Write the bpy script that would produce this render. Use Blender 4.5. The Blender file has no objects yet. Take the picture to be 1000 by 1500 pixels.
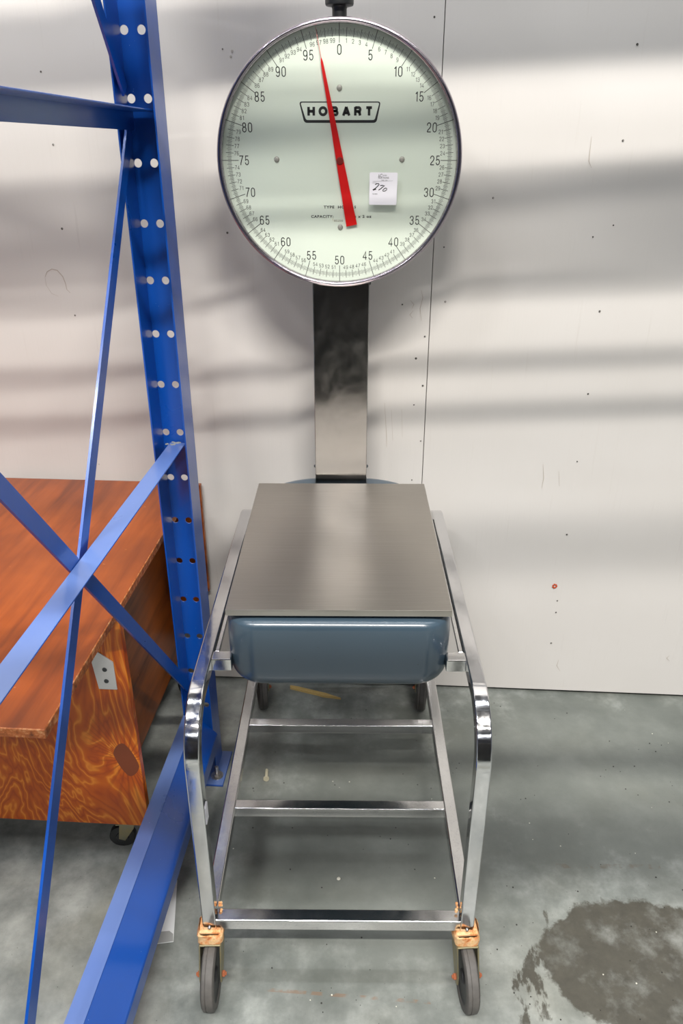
import bpy, bmesh, math, random
from mathutils import Vector, Matrix
random.seed(7)
S = bpy.context.scene
COL = S.collection
R = math.radians

# ------------------------------------------------------------------ camera
cd = bpy.data.cameras.new('camera'); cam = bpy.data.objects.new('camera', cd); COL.objects.link(cam)
cd.sensor_fit = 'VERTICAL'; cd.sensor_height = 36; cd.sensor_width = 24
cd.lens = 1119 * 36 / 1500
cd.clip_start = 0.02
cam.location = (0.015, 0, 1.5)
cam.rotation_euler = (R(64.5), 0, R(0.5))
S.camera = cam

# ------------------------------------------------------------------ world, light, exposure
W = bpy.data.worlds.new('world'); S.world = W; W.use_nodes = True
bg = W.node_tree.nodes['Background']; bg.inputs[0].default_value = (0.80, 0.86, 1.0, 1); bg.inputs[1].default_value = 0.19
S.view_settings.view_transform = 'Standard'; S.view_settings.look = 'None'
S.view_settings.gamma = 1; S.view_settings.exposure = 0.0; S.view_settings.use_curve_mapping = False

def area(name, loc, target, sx, sy, power, color):
    l = bpy.data.lights.new(name, 'AREA'); l.shape = 'RECTANGLE'; l.size = sx; l.size_y = sy
    l.energy = power; l.color = color
    o = bpy.data.objects.new(name, l); COL.objects.link(o); o.location = loc
    d = Vector(target) - Vector(loc); o.rotation_euler = d.to_track_quat('-Z', 'Y').to_euler()
    return o
area('lamp_row_near', (0.2, -1.6, 4.5), (0.1, 1.1, 0), 2.3, 0.03, 312, (1.0, 0.955, 0.89))
area('fill_left', (-1.3, -0.9, 4.2), (-0.7, 1.3, 0.2), 1.6, 0.04, 120, (0.97, 0.97, 0.97))  # added fill, brightens the left wall and floor
area('lamp_row_mid', (-0.5, -3.6, 5.2), (0, 1.0, 0.6), 7.0, 0.10, 80, (1.0, 0.95, 0.89))
area('lamp_row_far', (1.0, -7.0, 5.2), (0, 1.6, 1.0), 8.0, 0.3, 90, (0.92, 0.95, 1.0))
area('lamp_row_wall_side', (0.0, 1.0, 4.9), (0.0, 1.05, 0), 5.0, 0.12, 85, (0.93, 0.96, 1.0))

# ------------------------------------------------------------------ material helpers
def lin(r, g, b):
    f = lambda c: (c/255/12.92) if c/255 <= 0.04045 else ((c/255+0.055)/1.055)**2.4
    return (f(r), f(g), f(b), 1)
class M:
    def __init__(s, name, col=(0.5,0.5,0.5,1), rough=0.5, metal=0.0, **kw):
        s.m = bpy.data.materials.new(name); s.m.use_nodes = True
        s.t = s.m.node_tree; s.n = s.t.nodes; s.b = s.n['Principled BSDF']
        s.b.inputs['Base Color'].default_value = col
        s.b.inputs['Roughness'].default_value = rough
        s.b.inputs['Metallic'].default_value = metal
        for k, v in kw.items(): s.b.inputs[k].default_value = v
        s._co = None
    def link(s, a, b): s.t.links.new(a, b)
    def co(s, scale=(1,1,1), loc=(0,0,0), rot=(0,0,0), world=False):
        if world: tc = s.n.new('ShaderNodeNewGeometry').outputs['Position']
        else: tc = s.n.new('ShaderNodeTexCoord').outputs['Object']
        mp = s.n.new('ShaderNodeMapping'); s.link(tc, mp.inputs[0])
        mp.inputs['Scale'].default_value = scale; mp.inputs['Location'].default_value = loc; mp.inputs['Rotation'].default_value = rot
        return mp.outputs[0]
    def noise(s, vec, scale, detail=4, rough=0.5, dist=0.0):
        t = s.n.new('ShaderNodeTexNoise'); s.link(vec, t.inputs['Vector'])
        t.inputs['Scale'].default_value = scale; t.inputs['Detail'].default_value = detail
        t.inputs['Roughness'].default_value = rough; t.inputs['Distortion'].default_value = dist
        return t.outputs[0]
    def ramp(s, fac, stops):
        r = s.n.new('ShaderNodeValToRGB'); s.link(fac, r.inputs[0])
        e = r.color_ramp.elements
        while len(e) < len(stops): e.new(0.5)
        for el, (p, c) in zip(e, stops):
            el.position = p; el.color = c if len(c) == 4 else (*c, 1)
        return r.outputs[0]
    def g(s, fac, a, b):   # grey smooth ramp
        return s.ramp(fac, [(a, (0,0,0,1)), (b, (1,1,1,1))])
    def mix(s, fac, a, b, mode='MIX'):
        m = s.n.new('ShaderNodeMix'); m.data_type = 'RGBA'; m.blend_type = mode
        for sock, v in ((m.inputs[0], fac), (m.inputs[6], a), (m.inputs[7], b)):
            if hasattr(v, 'default_value') or isinstance(v, bpy.types.NodeSocket): s.link(v, sock)
            else: sock.default_value = v
        return m.outputs[2]
    def math(s, op, a, b=0.0, clamp=False):
        m = s.n.new('ShaderNodeMath'); m.operation = op; m.use_clamp = clamp
        for sock, v in ((m.inputs[0], a), (m.inputs[1], b)):
            if isinstance(v, bpy.types.NodeSocket): s.link(v, sock)
            else: sock.default_value = v
        return m.outputs[0]
    def set(s, name, out): s.link(out, s.b.inputs[name])
    def bump(s, h, strength=0.3, dist=0.002):
        b = s.n.new('ShaderNodeBump'); s.link(h, b.inputs['Height'])
        b.inputs['Strength'].default_value = strength; b.inputs['Distance'].default_value = dist
        s.link(b.outputs[0], s.b.inputs['Normal'])

# chrome tube
chrome = M('chrome', (0.66,0.66,0.67,1), 0.08, 1.0)
c = chrome.co((1,1,1), world=True); nz = chrome.noise(c, 55, 5, 0.65)
chrome.set('Roughness', chrome.ramp(nz, [(0.35,(0.05,)*3),(0.75,(0.22,)*3)]))
satin = M('worn_chrome', (0.60,0.595,0.60,1), 0.2, 1.0)
c = satin.co((1,1,1), world=True); nz = satin.noise(c, 40, 6, 0.7)
satin.set('Roughness', satin.ramp(nz, [(0.3,(0.12,)*3),(0.75,(0.24,)*3)]))
satin.set('Base Color', satin.ramp(satin.noise(c, 420, 2, 0.6), [(0.30,(0.48,0.48,0.49,1)),(0.42,(0.66,0.655,0.65,1))]))
# stainless platform
steel = M('brushed_stainless', (0.42,0.40,0.37,1), 0.27, 1.0)
c = steel.co((1,1,1)); cs = steel.co((2,160,2))
a = steel.noise(c, 9, 6, 0.65); b_ = steel.noise(cs, 3, 3, 0.6)
steel.set('Base Color', steel.mix(steel.g(b_, 0.3, 0.7), (0.45,0.42,0.38,1), (0.51,0.48,0.44,1)))
steel.set('Roughness', steel.ramp(steel.noise(c, 3, 2, 0.5), [(0.3,(0.27,)*3),(0.75,(0.33,)*3)]))
colm = M('brushed_column', (0.46,0.44,0.42,1), 0.14, 1.0)
c = colm.co((1,1,1)); a = colm.noise(c, 14, 4, 0.6, 0.4)
colm.set('Roughness', colm.ramp(a, [(0.42,(0.13,)*3),(0.72,(0.26,)*3)]))
colm.bump(colm.noise(colm.co((160,2,2)), 3, 3, 0.6), 0.04, 0.001)
enamel = M('blue_grey_enamel', lin(66,82,94), 0.28, 0.0)
enamel.b.inputs['Coat Weight'].default_value = 0.4; enamel.b.inputs['Coat Roughness'].default_value = 0.12
c = enamel.co(); a = enamel.noise(c, 120, 3, 0.6); a2 = enamel.noise(c, 5, 3, 0.5)
enamel.set('Base Color', enamel.mix(enamel.g(a, 0.72, 0.76), enamel.mix(a2, lin(54,69,81), lin(64,81,94)), lin(40,38,38)))
enamel.bump(enamel.noise(c, 260, 2), 0.03, 0.001)
darkgrey = M('dark_grey_casting', (0.045,0.05,0.055,1), 0.4)
bezelm = M('bezel_chrome', (0.40,0.355,0.40,1), 0.16, 1.0)
black = M('black_plastic', (0.012,0.013,0.014,1), 0.35)
dialm = M('dial_white', lin(218,226,214), 0.45)
ink = M('black_print', (0.012,0.012,0.013,1), 0.6)
greyink = M('grey_print', (0.045,0.045,0.045,1), 0.6)
serialink = M('brown_print', (0.20,0.16,0.10,1), 0.6)
red = M('needle_red', lin(206,18,18), 0.35)
silver = M('screw_metal', (0.5,0.48,0.45,1), 0.3, 1.0)
domes = M('dome_screw_metal', (0.42,0.40,0.37,1), 0.5, 0.6)
nutm = M('rusty_nut', lin(150,84,52), 0.75)
labelm = M('label_paper', lin(238,236,242), 0.55)
rackb = M('rack_blue', lin(8,78,172), 0.34)
rackb.b.inputs['Coat Weight'].default_value = 0.5; rackb.b.inputs['Coat Roughness'].default_value = 0.16; rackb.b.inputs['Coat IOR'].default_value = 1.6
rackb.b.inputs['Specular IOR Level'].default_value = 0.6
c = rackb.co((1,1,1), world=True); a = rackb.noise(c, 6, 4, 0.6); s2 = rackb.noise(c, 190, 2, 0.5)
rackb.set('Base Color', rackb.mix(rackb.g(s2, 0.77, 0.80), rackb.mix(a, lin(0,66,152), lin(2,78,170)), lin(120,150,190)))
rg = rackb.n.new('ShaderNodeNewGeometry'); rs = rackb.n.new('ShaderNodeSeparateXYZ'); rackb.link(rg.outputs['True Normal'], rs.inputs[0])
upface_tint = rackb.math('MULTIPLY', rackb.g(rs.outputs[2], 0.93, 0.99), rackb.math('MULTIPLY', rackb.math('ADD', 0.55, rackb.noise(c, 4, 3)), 0.36))  # paler blue-grey on up-facing faces, varied by noise
rackb.set('Base Color', rackb.mix(upface_tint, rackb.b.inputs['Base Color'].links[0].from_socket, lin(150,170,205)))
rackb.set('Roughness', rackb.ramp(a, [(0.3,(0.26,)*3),(0.7,(0.40,)*3)]))
wornblue = M('worn_weld', lin(150,150,140), 0.5)
rubber = M('grey_rubber', (0.075,0.072,0.068,1), 0.65)
c = rubber.co(); rubber.set('Base Color', rubber.mix(rubber.noise(c, 60, 4), (0.045,0.044,0.042,1), (0.13,0.12,0.11,1)))
hubm = M('dark_hub', (0.02,0.02,0.022,1), 0.5)
zinc = M('yellow_zinc', (0.30,0.29,0.18,1), 0.42, 0.8)
c = zinc.co(); zinc.set('Base Color', zinc.mix(zinc.noise(c, 40, 4), (0.22,0.25,0.22,1), (0.40,0.30,0.12,1)))
rust = M('orange_rust', lin(190,110,50), 0.8)
c = rust.co(); a = rust.noise(c, 70, 5, 0.65)
rust.set('Base Color', rust.ramp(a, [(0.3, lin(164,84,42)), (0.42, lin(212,142,86)), (0.55, lin(222,184,138)), (0.8, lin(200,156,80))]))
rust.bump(rust.noise(c, 220, 4), 0.6, 0.002)
galv = M('bracket_metal', lin(205,205,205), 0.35, 0.35)
paper = M('white_paper', lin(215,218,218), 0.7)
greyp = M('grey_paper', lin(150,152,150), 0.7)
pscrew = M('pale_zinc', lin(196,190,165), 0.5)
pine = M('pine_splinter', lin(205,175,110), 0.7)
dirt = M('dark_dirt', (0.03,0.028,0.025,1), 0.8)
lightfleck = M('pale_fleck', lin(200,198,185), 0.7)
redfleck = M('rusty_chip', lin(180,70,30), 0.7)
putty = M('nail_dimple', lin(176,170,162), 0.8)
darkgap = M('dark_gap', (0.02,0.02,0.02,1), 0.9)
darksteel = M('dark_steel', (0.05,0.052,0.055,1), 0.5)
concrete_ceiling = M('ceiling_grey', (0.30,0.30,0.30,1), 0.8)

# clear dial glass: fresnel reflection over transparency
glass = bpy.data.materials.new('dial_glass'); glass.use_nodes = True
nt = glass.node_tree; nt.nodes.clear()
o_ = nt.nodes.new('ShaderNodeOutputMaterial'); mx = nt.nodes.new('ShaderNodeMixShader'); tr = nt.nodes.new('ShaderNodeBsdfTransparent')
gl = nt.nodes.new('ShaderNodeBsdfGlossy'); fr = nt.nodes.new('ShaderNodeFresnel')
fr.inputs['IOR'].default_value = 1.5; gl.inputs['Roughness'].default_value = 0.03; tr.inputs[0].default_value = (0.99,0.995,0.99,1)
geo = nt.nodes.new('ShaderNodeNewGeometry'); inv = nt.nodes.new('ShaderNodeMath'); inv.operation = 'SUBTRACT'; inv.inputs[0].default_value = 1.0
mu = nt.nodes.new('ShaderNodeMath'); mu.operation = 'MULTIPLY'
nt.links.new(geo.outputs['Backfacing'], inv.inputs[1]); nt.links.new(fr.outputs[0], mu.inputs[0]); nt.links.new(inv.outputs[0], mu.inputs[1])
nt.links.new(mu.outputs[0], mx.inputs[0]); nt.links.new(tr.outputs[0], mx.inputs[1]); nt.links.new(gl.outputs[0], mx.inputs[2]); nt.links.new(mx.outputs[0], o_.inputs[0])

# white painted plywood wall
wallm = M('white_painted_plywood', lin(222,218,210), 0.55)
c = wallm.co((1,1,1)); cv = wallm.co((1,1,0.045))
big = wallm.noise(c, 1.6, 4, 0.55); grain = wallm.noise(cv, 95, 4, 0.6); crack = wallm.noise(cv, 60, 2, 0.4, 0.2)
base = wallm.mix(big, lin(197,193,188), lin(210,207,204))
base = wallm.mix(wallm.math('MULTIPLY', wallm.g(grain, 0.62, 0.85), 0.30), base, lin(176,168,160))
patch = wallm.g(wallm.noise(wallm.co((1,1,0.5), loc=(3,1,2)), 2.2, 2), 0.5, 0.62)
crk = wallm.math('MULTIPLY', wallm.math('MULTIPLY', wallm.g(crack, 0.745, 0.765), patch), 0.12)
base = wallm.mix(crk, base, lin(110,102,96))
wallm.set('Base Color', base)
wallm.bump(wallm.math('SUBTRACT', grain, crk), 0.22, 0.0015)

# orange varnished plywood
def ply(name, c1, c2, c3, rings=False, rot=(0,0,0)):
    m = M(name, c1, 0.30)
    m.b.inputs['Specular IOR Level'].default_value = 0.35; m.b.inputs['Coat Weight'].default_value = 0.12; m.b.inputs['Coat Roughness'].default_value = 0.25
    c = m.co((1,1,1), rot=rot)
    if rings:
        cc = m.co((1,1,0.32), rot=(0,R(12),0))
        f = m.noise(cc, 5.5, 4, 0.5, 0.9)
        f = m.math('FRACT', m.math('MULTIPLY', f, 19.0))
        f = m.math('ABSOLUTE', m.math('SUBTRACT', f, 0.5))
        col = m.ramp(f, [(0.0, c3), (0.16, c1), (0.36, c2), (0.5, lin(172,70,6))])
        fine = m.noise(m.co((1,1,0.2)), 60, 3)
        col = m.mix(m.math('MULTIPLY', m.g(fine, 0.45, 0.8), 0.35), col, c1)
        # the dark football patch let into the veneer, with ray-like grain round it
        sx = m.n.new('ShaderNodeSeparateXYZ'); m.link(m.co((1,1,1)), sx.inputs[0])
        dx = m.math('ADD', sx.outputs[0], 0.030); dz = m.math('SUBTRACT', sx.outputs[2], 0.290)
        dz = m.math('ADD', dz, m.math('MULTIPLY', dx, 0.6))
        ex = m.math('POWER', m.math('ABSOLUTE', m.math('DIVIDE', dx, 0.027)), 1.6)
        ez = m.math('POWER', m.math('ABSOLUTE', m.math('DIVIDE', dz, 0.046)), 1.3)
        dd = m.math('ADD', ex, ez)
        ang = m.math('ARCTAN2', dz, dx)
        rays = m.math('SINE', m.math('MULTIPLY', ang, 34.0))
        near = m.math('SUBTRACT', 1.0, m.g(m.math('MULTIPLY', dd, 0.1), 0.1, 0.75))
        rm = m.math('MULTIPLY', m.math('MULTIPLY', m.g(rays, 0.1, 0.9), near), 0.55)
        col = m.mix(rm, col, lin(140,54,10))
        col = m.mix(m.math('LESS_THAN', dd, 1.0), col, lin(122,58,28))
    else:
        f = m.noise(m.co((1,0.10,1), rot=rot), 26, 4, 0.6, 0.3)
        g2 = m.noise(c, 3.0, 4, 0.6)
        col = m.ramp(f, [(0.3, c3), (0.5, c1), (0.7, c2)])
        col = m.mix(m.math('MULTIPLY', m.g(g2, 0.42, 0.62), 0.55), col, c3)
        fl = m.noise(m.co((1,4,1), loc=(0.3,0.1,0)), 40, 2, 0.4)
        col = m.mix(m.g(fl, 0.775, 0.79), col, lin(214,150,90))
    m.set('Base Color', col)
    return m
plytop = ply('plywood_top', lin(148,70,22), lin(168,84,30), lin(108,48,18), rot=(0,0,R(90)))
plyfront = ply('plywood_front', lin(202,96,8), lin(190,84,6), lin(232,140,40), rings=True)
plyside = ply('plywood_side', lin(150,78,26), lin(172,92,34), lin(96,44,16), rot=(R(90),0,0))
plyedge = M('plywood_edge', lin(190,110,50), 0.6)
c = plyedge.co((1,1,1)); plyedge.set('Base Color', plyedge.ramp(plyedge.noise(c, 70, 4, 0.7), [(0.3, lin(110,58,28)), (0.5, lin(180,98,44)), (0.72, lin(222,170,118))]))

# concrete floor with a wet stain
fl = M('concrete_floor', lin(140,143,138), 0.45)
c = fl.co((1,1,1), world=True)
co_ = fl.co((1,1,1), loc=(5.3,2.2,0), world=True); b1 = fl.noise(co_, 1.9, 7, 0.62, 0.3); b2 = fl.noise(c, 9, 6, 0.65); b3 = fl.noise(c, 170, 3, 0.6)
col = fl.ramp(b1, [(0.32, lin(124,129,126)), (0.45, lin(156,161,156)), (0.56, lin(182,184,178)), (0.70, lin(204,206,200))])
col = fl.mix(0.5, col, fl.ramp(b2, [(0.34, lin(84,90,90)), (0.5, lin(146,149,145)), (0.66, lin(196,198,192))]), 'MIX')
col = fl.mix(fl.math('MULTIPLY', fl.g(fl.noise(c, 3.3, 3), 0.52, 0.75), 0.35), col, lin(158,152,128))
col = fl.mix(fl.math('MULTIPLY', fl.g(b3, 0.68, 0.74), 0.8), col, lin(52,50,46))
sx = fl.n.new('ShaderNodeSeparateXYZ'); fl.link(c, sx.inputs[0])
X, Y = sx.outputs[0], sx.outputs[1]
n1 = fl.math('SUBTRACT', fl.noise(c, 11, 6, 0.68), 0.5)
n2 = fl.math('SUBTRACT', fl.noise(fl.co((1,0.45,1), rot=(0,0,R(-28)), world=True), 26, 5, 0.65), 0.5)
def ell(cx, cy, rx, ry, k):
    dx = fl.math('DIVIDE', fl.math('SUBTRACT', X, cx), rx); dy = fl.math('DIVIDE', fl.math('SUBTRACT', Y, cy), ry)
    r = fl.math('SQRT', fl.math('ADD', fl.math('MULTIPLY', dx, dx), fl.math('MULTIPLY', dy, dy)))
    return r
dark_area = fl.math('SUBTRACT', 1.0, fl.math('ADD', ell(0.75, 1.55, 1.0, 0.50, 0), fl.math('MULTIPLY', fl.math('SUBTRACT', b2, 0.5), 1.1)))
dark_area2 = fl.math('SUBTRACT', 1.0, fl.math('ADD', ell(0.08, 1.32, 0.56, 0.60, 0), fl.math('MULTIPLY', fl.math('SUBTRACT', b2, 0.5), 0.8)))
dark_area = fl.math('MAXIMUM', fl.g(dark_area, 0.0, 0.45), fl.g(dark_area2, 0.0, 0.5))  # broad darker patches at right rear and under the cart
col = fl.mix(fl.math('MULTIPLY', dark_area, 0.75), col, fl.mix(b1, lin(88,92,86), lin(132,136,128)))
main = ell(0.635, 1.015, 0.215, 0.150, 0)
blob = fl.g(fl.math('SUBTRACT', 1.03, fl.math('ADD', main, fl.math('MULTIPLY', n1, 0.55))), 0.0, 0.05)
arc = ell(0.70, 0.86, 0.345, 0.30, 0)
band = fl.math('SUBTRACT', 0.10, fl.math('ABSOLUTE', fl.math('SUBTRACT', arc, 1.0)))
band = fl.math('ADD', fl.math('ADD', band, 0.02), fl.math('MULTIPLY', n2, 0.62))
left = fl.g(fl.math('SUBTRACT', 0.64, X), 0.0, 0.1)
band = fl.math('MULTIPLY', fl.g(band, 0.07, 0.11), left)
wet = fl.math('MAXIMUM', blob, band)
wet = fl.math('MULTIPLY', wet, fl.math('SUBTRACT', 0.96, fl.math('MULTIPLY', fl.g(b2, 0.50, 0.74), 0.55)))
col = fl.mix(wet, col, fl.mix(fl.noise(c, 30, 5, 0.7), lin(52,49,42), lin(96,92,80)))
# thin rusty streak left by an old bar
sy = fl.math('ABSOLUTE', fl.math('SUBTRACT', fl.math('ADD', Y, fl.math('MULTIPLY', X, 0.07)), 0.944))
st = fl.math('MULTIPLY', fl.math('LESS_THAN', sy, 0.0035), fl.math('MULTIPLY', fl.math('LESS_THAN', fl.math('ABSOLUTE', fl.math('SUBTRACT', X, 0.02)), 0.16), fl.g(fl.noise(c, 45, 3), 0.48, 0.6)))
col = fl.mix(fl.math('MULTIPLY', st, 0.4), col, lin(150,100,56))
sy2 = fl.math('ABSOLUTE', fl.math('SUBTRACT', Y, 1.247))
st2 = fl.math('MULTIPLY', fl.math('LESS_THAN', sy2, 0.006), fl.math('MULTIPLY', fl.math('LESS_THAN', fl.math('ABSOLUTE', fl.math('SUBTRACT', X, 0.62)), 0.12), fl.g(fl.noise(c, 45, 3), 0.48, 0.6)))
col = fl.mix(fl.math('MULTIPLY', st2, 0.35), col, lin(110,82,58))
col = fl.mix(1.0, col, (0.74,0.755,0.76,1), 'MULTIPLY')
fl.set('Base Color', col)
fl.set('Roughness', fl.mix(wet, fl.ramp(b1, [(0.3,(0.36,)*3),(0.7,(0.60,)*3)]), (0.42,0.42,0.42,1)))
fl.bump(fl.math('ADD', b3, b2), 0.10, 0.002)

# ------------------------------------------------------------------ mesh helpers
def mk(name, bm, mat, parent=None, loc=None, sharp=35, mats=None):
    me = bpy.data.meshes.new(name); bm.normal_update(); bm.to_mesh(me); bm.free()
    for m in (mats or [mat]): me.materials.append(m.m if isinstance(m, M) else m)
    for p in me.polygons: p.use_smooth = True
    me.set_sharp_from_angle(angle=R(sharp))
    o = bpy.data.objects.new(name, me); COL.objects.link(o)
    wn = o.modifiers.new('weighted_normals', 'WEIGHTED_NORMAL'); wn.keep_sharp = True; wn.weight = 80
    if parent: o.parent = parent
    if loc is not None: o.location = loc
    return o
def tag(o, label=None, cat=None, group=None, kind=None):
    if label: o['label'] = label
    if cat: o['category'] = cat
    if group: o['group'] = group
    if kind: o['kind'] = kind
    return o
def empty(name, loc=(0,0,0), rz=0.0):
    o = bpy.data.objects.new(name, None); COL.objects.link(o); o.location = loc; o.rotation_euler = (0,0,rz); o.empty_display_size = 0.1
    return o
def box(bm, x0, x1, y0, y1, z0, z1, bev=0.0, seg=2, mat=0):
    r = bmesh.ops.create_cube(bm, size=1)
    vs = r['verts']
    for v in vs: v.co = Vector((x0 + (v.co.x+.5)*(x1-x0), y0 + (v.co.y+.5)*(y1-y0), z0 + (v.co.z+.5)*(z1-z0)))
    fs = set(f for v in vs for f in v.link_faces)
    for f in fs: f.material_index = mat
    if bev > 0:
        es = list(set(e for v in vs for e in v.link_edges))
        bmesh.ops.bevel(bm, geom=es, offset=bev, segments=seg, affect='EDGES', profile=0.5)
    return bm
def B(*a, **k):
    return box(bmesh.new(), *a, **k)
def rect_section(w, t, r=0.0025, n=3):
    pts = []
    for (cx, cy, a0) in ((w/2-r, t/2-r, 0), (-w/2+r, t/2-r, 90), (-w/2+r, -t/2+r, 180), (w/2-r, -t/2+r, 270)):
        for i in range(n+1):
            a = R(a0 + 90*i/n); pts.append((cx + r*math.cos(a), cy + r*math.sin(a)))
    return pts
def sweep(bm, path, section, up=Vector((1,0,0)), cap=True):
    # path: points; the section's first axis lies along `up`, the second along the path's normal
    P = [Vector(p) for p in path]; rings = []
    for i, p in enumerate(P):
        if i == 0: t = P[1]-P[0]
        elif i == len(P)-1: t = P[-1]-P[-2]
        else: t = (P[i+1]-P[i]).normalized() + (P[i]-P[i-1]).normalized()
        t.normalize(); n = t.cross(up).normalized(); u = n.cross(t).normalized()
        sc = 1.0
        rings.append([bm.verts.new(p + u*a + n*b*sc) for a, b in section])
    m = len(section)
    for i in range(len(rings)-1):
        for j in range(m):
            bm.faces.new((rings[i][j], rings[i][(j+1)%m], rings[i+1][(j+1)%m], rings[i+1][j]))
    if cap:
        bm.faces.new(rings[0][::-1]); bm.faces.new(rings[-1])
    bmesh.ops.recalc_face_normals(bm, faces=bm.faces)
    return bm
def lathe(bm, prof, axis='Y', n=48, origin=(0,0,0), closed=False):
    # prof: list of (radius, along)
    O = Vector(origin); rings = []
    for r, h in prof:
        ring = []
        for i in range(n):
            a = 2*math.pi*i/n
            c_, s_ = r*math.cos(a), r*math.sin(a)
            v = {'Y': (c_, h, s_), 'Z': (c_, s_, h), 'X': (h, c_, s_)}[axis]
            ring.append(bm.verts.new(O + Vector(v)))
        rings.append(ring)
    pr = range(len(rings)) if closed else range(len(rings)-1)
    for k in pr:
        a, b = rings[k], rings[(k+1) % len(rings)]
        for i in range(n):
            bm.faces.new((a[i], a[(i+1)%n], b[(i+1)%n], b[i]))
    if not closed:
        if prof[0][0] > 1e-6: bm.faces.new(rings[0][::-1])
        if prof[-1][0] > 1e-6: bm.faces.new(rings[-1])
    bmesh.ops.remove_doubles(bm, verts=bm.verts, dist=1e-6)
    bmesh.ops.recalc_face_normals(bm, faces=bm.faces)
    return bm
def prism(bm, outline, h0, h1, axis='Z', mat=0):
    mp = {'Z': lambda a,b,h: (a,b,h), 'Y': lambda a,b,h: (a,h,b), 'X': lambda a,b,h: (h,a,b)}[axis]
    lo = [bm.verts.new(mp(a,b,h0)) for a,b in outline]; hi = [bm.verts.new(mp(a,b,h1)) for a,b in outline]
    n = len(outline); fs = [bm.faces.new(lo[::-1]), bm.faces.new(hi)]
    for i in range(n): fs.append(bm.faces.new((lo[i], lo[(i+1)%n], hi[(i+1)%n], hi[i])))
    for f in fs: f.material_index = mat
    bmesh.ops.recalc_face_normals(bm, faces=fs)
    return bm

YAW = R(-3.2)
# ------------------------------------------------------------------ the setting
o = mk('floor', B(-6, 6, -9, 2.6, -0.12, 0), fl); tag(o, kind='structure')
wall = empty('wall_back', (0.17, 1.895, 0), YAW)
tag(wall, 'white painted plywood wall behind the scale', kind='structure')
JX = 0.045       # joint between the two sheets, in the wall's own frame
mk('backing', B(-5, 5, 0.016, 0.10, 0, 3.6), darkgap, wall)
mk('panel', B(-1.17, JX-0.0008, 0.0, 0.016, 0.012, 3.6, bev=0.0008, seg=1), wallm, wall)
mk('panel', B(JX+0.0008, 1.26, 0.0006, 0.016, 0.012, 3.6, bev=0.0008, seg=1), wallm, wall)
mk('panel', B(-2.39, -1.172, 0.0, 0.016, 0.012, 3.6, bev=0.0008, seg=1), wallm, wall)
mk('panel', B(1.262, 2.48, 0.0, 0.016, 0.012, 3.6, bev=0.0008, seg=1), wallm, wall)

# pixel -> world helpers for laying out flat marks on the wall and the floor
CT, ST, FF = math.cos(R(25.5)), math.sin(R(25.5)), 1119.0
def ray(px, py):
    v = py-750; u = px-500
    d = Vector((u, FF*CT - v*ST, -FF*ST - v*CT)); a = R(0.5)
    return Vector((d.x*math.cos(a)-d.y*math.sin(a), d.x*math.sin(a)+d.y*math.cos(a), d.z))
def on_floor(px, py, z=0.0):
    r = ray(px, py); t = (z-1.5)/r.z
    return Vector((0.015, 0, 1.5)) + r*t
def on_wall(px, py):     # returns the wall's local (x, z)
    r = ray(px, py); o = Vector((0.015, 0, 1.5)) - Vector((0.17, 1.895, 0))
    n = Vector((-math.sin(YAW), math.cos(YAW), 0)); t = -(o.dot(n))/r.dot(n); p = o + r*t
    return (p.x*math.cos(YAW)+p.y*math.sin(YAW), p.z)

bm = bmesh.new()
nails = [(636,25),(933,65),(912,206),(898,330),(868,347),(650,362),(722,290),(589,446),(652,442),(622,493),(609,525),(619,565),(606,593),(616,646),(603,703),
         (878,456),(861,577),(845,676),(830,783),(816,880),(814,897),(807,942),(60,105),(78,212),(333,341),(340,75),(110,462),(145,680),(326,72),(338,83),(91,335)]
for px, py in nails:
    x, z = on_wall(px, py); r = random.uniform(0.0018, 0.0030)
    bmesh.ops.create_circle(bm, cap_ends=True, radius=r, segments=8, matrix=Matrix.Translation((x, -0.0006, z)) @ Matrix.Rotation(R(90), 4, 'X'))
    bmesh.ops.create_circle(bm, cap_ends=True, radius=r*random.uniform(0.2,0.6), segments=6, matrix=Matrix.Translation((x+r*0.2, -0.0009, z)) @ Matrix.Rotation(R(90), 4, 'X'))
for i, f in enumerate(bm.faces): f.material_index = i % 2
tag(mk('nail_heads', bm, putty, wall, mats=[putty, dirt]), kind='stuff')
def wall_stroke(bm, pts, w, y=-0.0007):
    P = [Vector((on_wall(*p)[0], y, on_wall(*p)[1])) for p in pts]
    L = []
    for i, p in enumerate(P):
        t = (P[min(i+1, len(P)-1)]-P[max(i-1, 0)]).normalized(); n = Vector((-t.z, 0, t.x))
        k = 0.35 + 0.65*math.sin(math.pi*i/max(1, len(P)-1))
        L.append((bm.verts.new(p-n*w*k/2), bm.verts.new(p+n*w*k/2)))
    for a, b in zip(L, L[1:]): bm.faces.new((a[0], b[0], b[1], a[1]))
bm = bmesh.new()
wall_stroke(bm, [(66,406),(69,398),(76,394),(84,396),(92,405),(96,415),(98,424),(103,429)], 0.0022)
wall_stroke(bm, [(66,406),(68,418),(76,430),(86,434)], 0.0008)
for p in ([(617,425),(619,436),(615,452),(617,470)], [(601,440),(606,446),(603,452)], [(605,455),(600,461),(604,466)], [(563,590),(566,640),(566,655)],
          [(573,600),(575,645)], [(795,680),(796,700),(793,715)], [(818,690),(819,712)], [(866,200),(862,236),(866,246)], [(818,966),(815,975),(820,983)],
          [(588,600),(589,640)], [(980,960),(976,964),(980,968)]):
    wall_stroke(bm, p, 0.0013)
tag(mk('scratches', bm, M('scratch_brown', lin(170,160,148), 0.8), wall), kind='stuff')
bm = bmesh.new()
x, z = on_wall(812, 858)
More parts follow.
